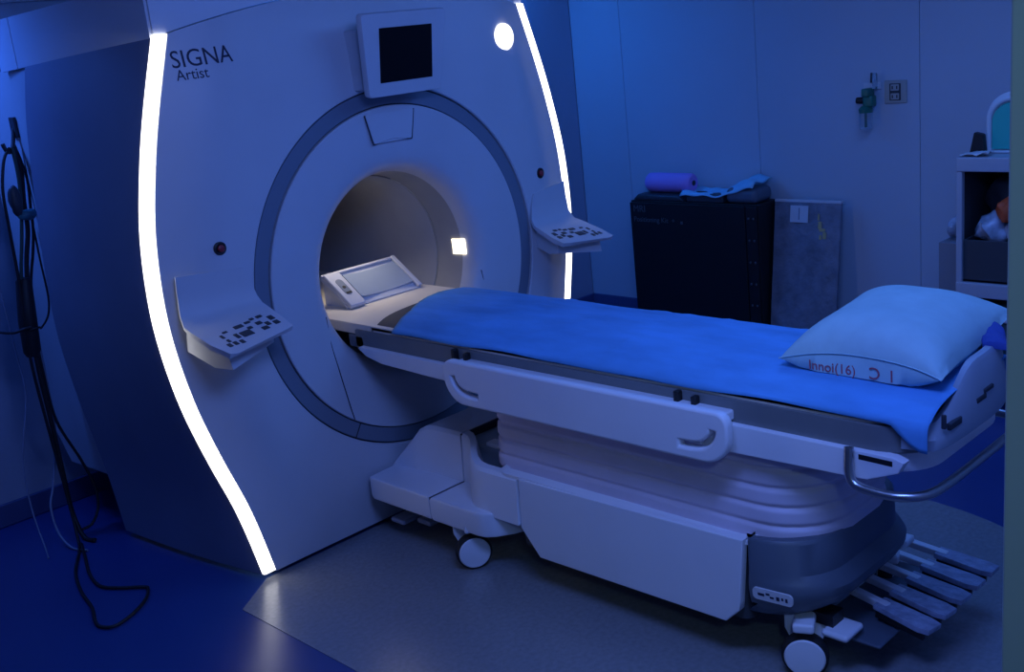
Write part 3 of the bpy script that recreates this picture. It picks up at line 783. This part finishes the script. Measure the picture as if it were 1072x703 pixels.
# wrapped panel leaning on the wall
lm2 = frame((2.56, -.195, .008), (0, -1, 0), (.145, 0, 1))   # local x to the right in the picture, y up, z towards room
lp = thing('wrapped_panel', (2.56, -.195, 0), 'flat panel in clear wrap leaning on the wall beside the black cabinet', 'panel')
if (lm2.to_3x3() @ Vector((0, 0, 1))).x > 0: lm2 = frame((2.56, -.195, .008), (0, 1, 0), (.145, 0, 1))
sgx = -1 if (lm2.to_3x3() @ Vector((1, 0, 0))).y > 0 else 1
box('board', (-.20, .0, -.022), (.20, .79, 0), 'wrap', lp, bev=.004, mtx=lm2)
rows = []
for k in range(21):
    f = k/20
    rows.append([tuple(lm2 @ Vector((-.202+.404*j/12, f*.80, .003+.005*abs(mnoise.noise(Vector((f*9, j*.5, 2))))))) for j in range(13)])
loft('wrap_film', rows, 'wrap', lp, False, False, closed=False, ang=80)
box('paper_label', (-sgx*.045-.055, .675, .008), (-sgx*.045+.055, .768, .0105), 'paper', lp, mtx=lm2)
box('label_line', (-sgx*.045-.003, .69, .0105), (-sgx*.045+.003, .755, .0112), 'ringgrey', lp, mtx=lm2)
for (a, b, c, d) in ((.085, .665, .010, .02), (.10, .64, .018, .008), (.115, .61, .010, .018), (.09, .60, .006, .012), (.075, .71, .004, .018)):
    box('tape', (sgx*a-c, b-d, .008), (sgx*a+c, b+d, .0105), 'tape', lp, mtx=lm2)
box('top_fold', (-.205, .785, -.026), (.205, .80, .006), 'paper', lp, bev=.003, mtx=lm2)

# oxygen flowmeter and socket plate on the wall
XW = XR
fmx = thing('oxygen_flowmeter', (XW, -.545, 1.20), 'green oxygen flowmeter with clear humidifier bottle on the right wall', 'valve')
box('wall_plate', (XW-.012, -.60, 1.375), (XW, -.50, 1.41), 'paper', fmx, bev=.004)
box('valve_body', (XW-.085, -.565, 1.345), (XW-.012, -.525, 1.385), 'green', fmx, bev=.006)
box('meter_body', (XW-.075, -.582, 1.29), (XW-.02, -.525, 1.35), 'green', fmx, bev=.012)
lathe('knob', [(.016, -.02), (.018, .012), (.014, .02)], 'black', fmx, 16, frame((XW-.06, -.51, 1.325), (1, 0, 0), (0, 0, 1)), True, True)
lathe('flow_tube', [(.013, 0), (.013, .075), (.009, .08)], 'glass', fmx, 16, Matrix.Translation((XW-.05, -.585, 1.38)), True, True)
lathe('bottle_cap', [(.034, 0), (.036, .02), (.022, .035)], 'green', fmx, 20, Matrix.Translation((XW-.055, -.535, 1.262)), True, True)
lathe('bottle', [(.030, 0), (.033, .01), (.033, .085)], 'glass', fmx, 20, Matrix.Translation((XW-.055, -.535, 1.178)), True, True)
tube('dip_tube', [(XW-.055, -.535, 1.19), (XW-.055, -.535, 1.27)], .005, 'green', fmx, 8)
tube('probe', [(XW-.03, -.555, 1.41), (XW-.03, -.558, 1.46)], .006, 'dark', fmx, 8)
so = thing('wall_socket', (XW, -.675, 1.30), 'ivory twin socket plate beside the green flowmeter', 'socket')
box('plate', (XW-.010, -.735, 1.30), (XW, -.615, 1.415), 'plate', so, bev=.004)
rc = box('receptacle', (XW-.014, -.705, 1.315), (XW-.009, -.645, 1.40), 'binback', so, bev=.003)
for z in (1.335, 1.38):
    box('outlet_face', (XW-.017, -.697, z-.016), (XW-.013, -.653, z+.016), 'plate', rc, bev=.003)
    for dy in (-.012, .012): box('outlet_slot', (XW-.0178, -.675+dy-.003, z-.008), (XW-.0165, -.675+dy+.003, z+.008), 'black', rc)

# ================================================================== CART
CX = 2.05
cr = thing('shelf_cart', (2.25, -1.6, 0), 'tall grey shelf cart near the right wall behind the pillow', 'cart')
ya, yb2 = -1.29, -1.86
box('top_board', (CX, yb2, 1.068), (2.50, ya, 1.13), 'cart', cr, bev=.006)
for z0, z1 in ((.51, .575), (.06, .115)): box('shelf', (CX, yb2, z0), (2.50, ya, z1), 'cart', cr, bev=.005)
box('side_panel', (CX+.035, ya-.018, .06), (2.50, ya, 1.075), 'binback', cr, bev=.003); box('post', (CX+.005, ya-.026, .06), (CX+.034, ya, 1.075), 'cart', cr, bev=.003); box('post', (CX+.005, yb2, .06), (CX+.034, yb2+.026, 1.075), 'cart', cr, bev=.003); box('side_panel', (CX+.035, yb2, .06), (2.50, yb2+.018, 1.075), 'cart', cr, bev=.003)  # left side panel coloured dark to carry the cart interior's shade
box('back_panel', (2.485, yb2, .10), (2.50, ya, 1.07), 'binback', cr)  # dark colour stands for the shade inside the compartments
for yy in (ya-.05, yb2+.05):
    for xx in (CX+.05, 2.45):
        lathe('wheel', [(.012, -.012), (.03, -.012), (.03, .012), (.012, .012)], 'rubber', cr, 16, frame((xx, yy, .03), (0, 0, 1), (1, 0, 0)), True, True)
        tube('wheel_stem', [(xx, yy+.02, .03), (xx, yy+.02, .062)], .01, 'metal', cr, 8)
# bin on the middle shelf and bags in it
bn = thing('storage_bin', (2.24, -1.52, .575), 'dark grey bin on the middle shelf of the cart', 'bin')
box('bin_wall', (CX+.02, -1.79, .576), (CX+.03, -1.315, .765), 'binback', bn, bev=.003)
box('bin_wall', (2.44, -1.79, .576), (2.45, -1.315, .765), 'binback', bn, bev=.003)
box('bin_wall', (CX+.03, -1.325, .576), (2.44, -1.315, .765), 'binback', bn, bev=.003)
box('bin_wall', (CX+.03, -1.79, .576), (2.44, -1.78, .765), 'binback', bn, bev=.003)
box('bin_floor', (CX+.02, -1.79, .576), (2.45, -1.315, .586), 'binback', bn)
def blob(name, c, r, m, parent, amp=.25, seed=0, n=3):
    bm = bmesh.new(); bmesh.ops.create_icosphere(bm, subdivisions=n, radius=1)
    for v in bm.verts:
        k = 1+amp*mnoise.noise(v.co*1.8+Vector((seed, seed*.7, 0)))+amp*.4*mnoise.noise(v.co*5+Vector((seed, 0, 1)))
        v.co = Vector((v.co.x*r[0]*k+c[0], v.co.y*r[1]*k+c[1], v.co.z*r[2]*k+c[2]))
    me = bpy.data.meshes.new(name); bm.to_mesh(me); bm.free(); fin(me, True, 60); return link(name, me, m, parent)
tag(blob('plastic_bag', (2.17, -1.41, .80), (.08, .07, .07), 'bag', None, .4, 1), 'crumpled clear plastic bag in the left of the cart bin', 'bag')
tag(blob('plastic_bag', (2.17, -1.54, .79), (.08, .07, .06), 'bag', None, .4, 5), 'crumpled clear plastic bag below the orange packet in the cart bin', 'bag')
tag(blob('orange_packet', (2.13, -1.49, .895), (.045, .05, .055), 'orange', None, .35, 3), 'orange packet on top of the bags in the cart bin', 'packet')
tag(blob('dark_bag', (2.30, -1.44, .90), (.09, .10, .13), 'dark', None, .3, 9), 'dark bag standing at the back of the cart bin', 'bag')
# equipment on the cart top
hd = thing('head_shell', (2.24, -1.47, 1.13), 'white rimmed rounded shell with teal padding on top of the cart', 'device')
rows = []
for yy, q in ((-.085, .86), (-.075, .95), (-.06, 1), (.06, 1), (.075, .95), (.085, .86)):
    pass
def arch(r, h, n=16):
    return [(-r, 0)] + [(-r*math.cos(pi*k/n), h-r*.9+r*.9*math.sin(pi*k/n)) for k in range(n+1)] + [(r, 0)]
pts = arch(.115, .255); inner = arch(.088, .20)
def hp3(a, b, x): return (2.20+x, -1.475-a, 1.135+b)
rows = []
for x, q in ((0, .94), (.012, 1), (.16, 1.0), (.18, .9)): rows.append([hp3(a*q, b*q, x) for a, b in pts])
loft('shell', rows, 'paper', hd, True, True, ang=40)
rm = [hp3(a, b, -.004) for a, b in arch(.101, .228)]
tube('rim', rm, .013, 'paper', hd, 10)
loft('padding', [[hp3(a, b+.012, .0) for a, b in inner], [hp3(a*.97, b*.97+.012, -.012) for a, b in inner]], 'teal', hd, True, True, ang=50)
box('base', (2.17, -1.60, 1.131), (2.40, -1.36, 1.142), 'paper', hd, bev=.004)
dk = prism('dark_clip', [(-1.305, 1.131), (-1.375, 1.131), (-1.365, 1.215), (-1.325, 1.225)], 2.15, 2.185, 'black', None, 'X', bev=.006); tag(dk, 'small black clip standing beside the white shell on the cart', 'clip')
rows = []
for k in range(9):
    f = k/8; rows.append([(2.06+.08*j/6, -1.30-.12*f, 1.134+.018*abs(math.sin(f*5+j))*(.3+f*.7)) for j in range(7)])
o = loft('paper_tissue', rows, 'paper', None, False, False, closed=False, ang=80); tag(o, 'crumpled white tissue at the front edge of the cart top', 'tissue')
o.modifiers.new('thickness', 'SOLIDIFY').thickness = .002
# dark green bundle and white hoop on the lower shelf
tag(blob('green_bundle', (2.20, -1.48, .33), (.11, .115, .14), 'darkgreen', None, .15, 4), 'dark green bundle inside the white hoop on the lower cart shelf', 'bundle')
hoop = [(2.08, -1.49+.14*math.cos(a), .27+.14*math.sin(a)) for a in [2*pi*k/36 for k in range(36)]]
tag(tube('white_hoop', hoop, .012, 'paper', None, 8, closed=True), 'white hoop standing on the lower cart shelf', 'hoop')
o = box('cardboard_box', (2.42-.0, -1.16, 0), (2.70, -1.045, .665), 'greydoc', None, bev=.004); tag(o, 'narrow grey cardboard box standing between the wall and the cart', 'box')
tag(blob('clear_bag', (2.55, -1.10, .722), (.10, .05, .06), 'bag', None, .3, 12), 'clear bag lying on the narrow grey box beside the cart', 'bag')

# ================================================================== CABLES
hk = thing('cable_hook', (-.955, 1.14, 1.70), 'small dark hook holding the cables on the rear side of the scanner', 'hook')
box('hook_plate', (-.967, 1.115, 1.655), (-.9555, 1.165, 1.735), 'dark', hk, bev=.003)
tube('hook_arm', [(-.965, 1.14, 1.69), (-.985, 1.125, 1.63), (-1.005, 1.115, 1.605), (-1.022, 1.11, 1.615), (-1.03, 1.108, 1.64)], .008, 'dark', hk, 8, 4)
def cable(name, pts, r, m, label):
    o = tube(name, pts, r, m, None, 7, 7); return tag(o, label, 'cable')
loop = [(-1.153, .927), (-1.253, .739), (-1.312, .558), (-1.343, .402), (-1.386, .278), (-1.385, .22), (-1.349, .191), (-1.269, .222), (-1.194, .281), (-1.147, .35), (-1.15, .381), (-1.209, .456), (-1.246, .538), (-1.226, .671), (-1.167, .842), (-1.12, .98)]
cable('hanging_cable', [(-1.006, 1.112, 1.621), (-1.046, 1.09, 1.578), (-1.079, 1.08, 1.465), (-1.086, 1.08, 1.335), (-1.089, 1.085, 1.201), (-1.095, 1.085, 1.086), (-1.110, 1.085, .932), (-1.117, 1.085, .754), (-1.112, 1.085, .568), (-1.103, 1.085, .355), (-1.10, 1.07, .163), (-1.115, 1.02, .02)] + [(x, y, .0065) for x, y in loop], .0062, 'cable', 'long black cable whose end loops over the blue floor beside the scanner')
cable('hanging_cable', [(-.99, 1.119, 1.621), (-.982, 1.11, 1.531), (-.997, 1.11, 1.412), (-1.006, 1.11, 1.299), (-1.035, 1.11, 1.188), (-1.056, 1.11, 1.076), (-1.078, 1.11, .902), (-1.087, 1.105, .724), (-1.086, 1.10, .517), (-1.086, 1.10, .304), (-1.088, 1.09, .117), (-1.085, 1.03, .012), (-1.07, .96, .010)], .0095, 'cable', 'thick black cable hanging straight down in the middle of the bundle')
cable('hanging_cable', [(-.978, 1.132, 1.630), (-.958, 1.13, 1.5), (-.968, 1.13, 1.386), (-.98, 1.125, 1.292), (-1.001, 1.125, 1.2), (-1.033, 1.125, 1.089), (-1.060, 1.125, .916), (-1.067, 1.12, .717), (-1.058, 1.12, .506), (-1.0, 1.11, .318), (-.973, 1.09, .188), (-.984, 1.075, .097), (-1.03, 1.055, .045), (-1.075, 1.055, .035)], .006, 'cable', 'thin black cable bowing out to the right in a loop near the floor')
cable('hanging_cable', [(-.967, 1.15, 1.297), (-.969, 1.15, 1.164), (-.969, 1.15, 1.012), (-.988, 1.145, .936), (-1.026, 1.14, .895), (-1.065, 1.06, .915), (-1.105, 1.055, .915)], .0042, 'cable', 'thin dark cord curling against the scanner side right of the bundle')
cable('hanging_cable', [(-1.049, 1.14, .95), (-1.055, 1.135, .671), (-1.066, 1.135, .464), (-1.126, 1.12, .251), (-1.165, 1.10, .164), (-1.172, 1.06, .06), (-1.16, .98, .008), (-1.13, .90, .0055)], .0048, 'cablewhite', 'pale thin cable bowing out left of the black bundle near the floor')
cable('hanging_cable', [(-1.216, 1.2, .933), (-1.186, 1.15, .915), (-1.16, 1.07, .916), (-1.13, 1.052, .925), (-1.098, 1.05, .926)], .0055, 'cable', 'short black cable reaching in from the left to the sleeve')
cable('hanging_cable', [(-1.112, 1.26, 1.10), (-1.113, 1.24, .80), (-1.116, 1.22, .656), (-1.138, 1.21, .558), (-1.17, 1.20, .464), (-1.205, 1.19, .33), (-1.22, 1.16, .15), (-1.23, 1.08, .008), (-1.26, .98, .004)], .0033, 'cablewhite', 'hair-thin pale wire hanging alone left of the cables')
cable('hanging_cable', [(-.997, 1.108, 1.619), (-1.003, 1.095, 1.507), (-1.018, 1.092, 1.397), (-1.045, 1.09, 1.268), (-1.077, 1.095, 1.12), (-1.092, 1.10, .97), (-1.10, 1.10, .84)], .0072, 'cablegreen', 'dull green cable running from the hook into the sleeve')
rr = []
for z, cx, a, b in ((1.115, -1.068, .022, .028), (1.105, -1.069, .030, .034), (.95, -1.085, .036, .038), (.82, -1.096, .034, .036), (.80, -1.098, .024, .028)):
    rr.append([(cx+a*math.cos(t)*(1+.06*math.sin(3*t+z*20)), 1.105+b*math.sin(t), z) for t in [2*pi*k/18 for k in range(18)]])
wrp = loft('cable_sleeve', rr, 'cable', None); tag(wrp, 'black sleeve wrapped round the hanging cable bundle', 'sleeve')
tag(blob('cable_plug', (-1.012, 1.062, 1.362), (.036, .022, .022), 'cableblue', None, .2, 2), 'teal plug hanging at the top of the cable bundle', 'plug')
tag(blob('cable_grip', (-1.052, 1.045, 1.425), (.024, .018, .062), 'dark', None, .2, 6), 'dark oblong grip hanging among the cables below the hook', 'grip')
cable('scanner_cable', [(1.02, .42, 1.13), (1.10, .46, 1.20), (1.20, .55, 1.13), (1.30, .60, .95), (1.34, .62, .5), (1.36, .62, .02), (1.5, .7, .01)], .011, 'cable', 'black cable hanging from the scanner side behind the right control panel')
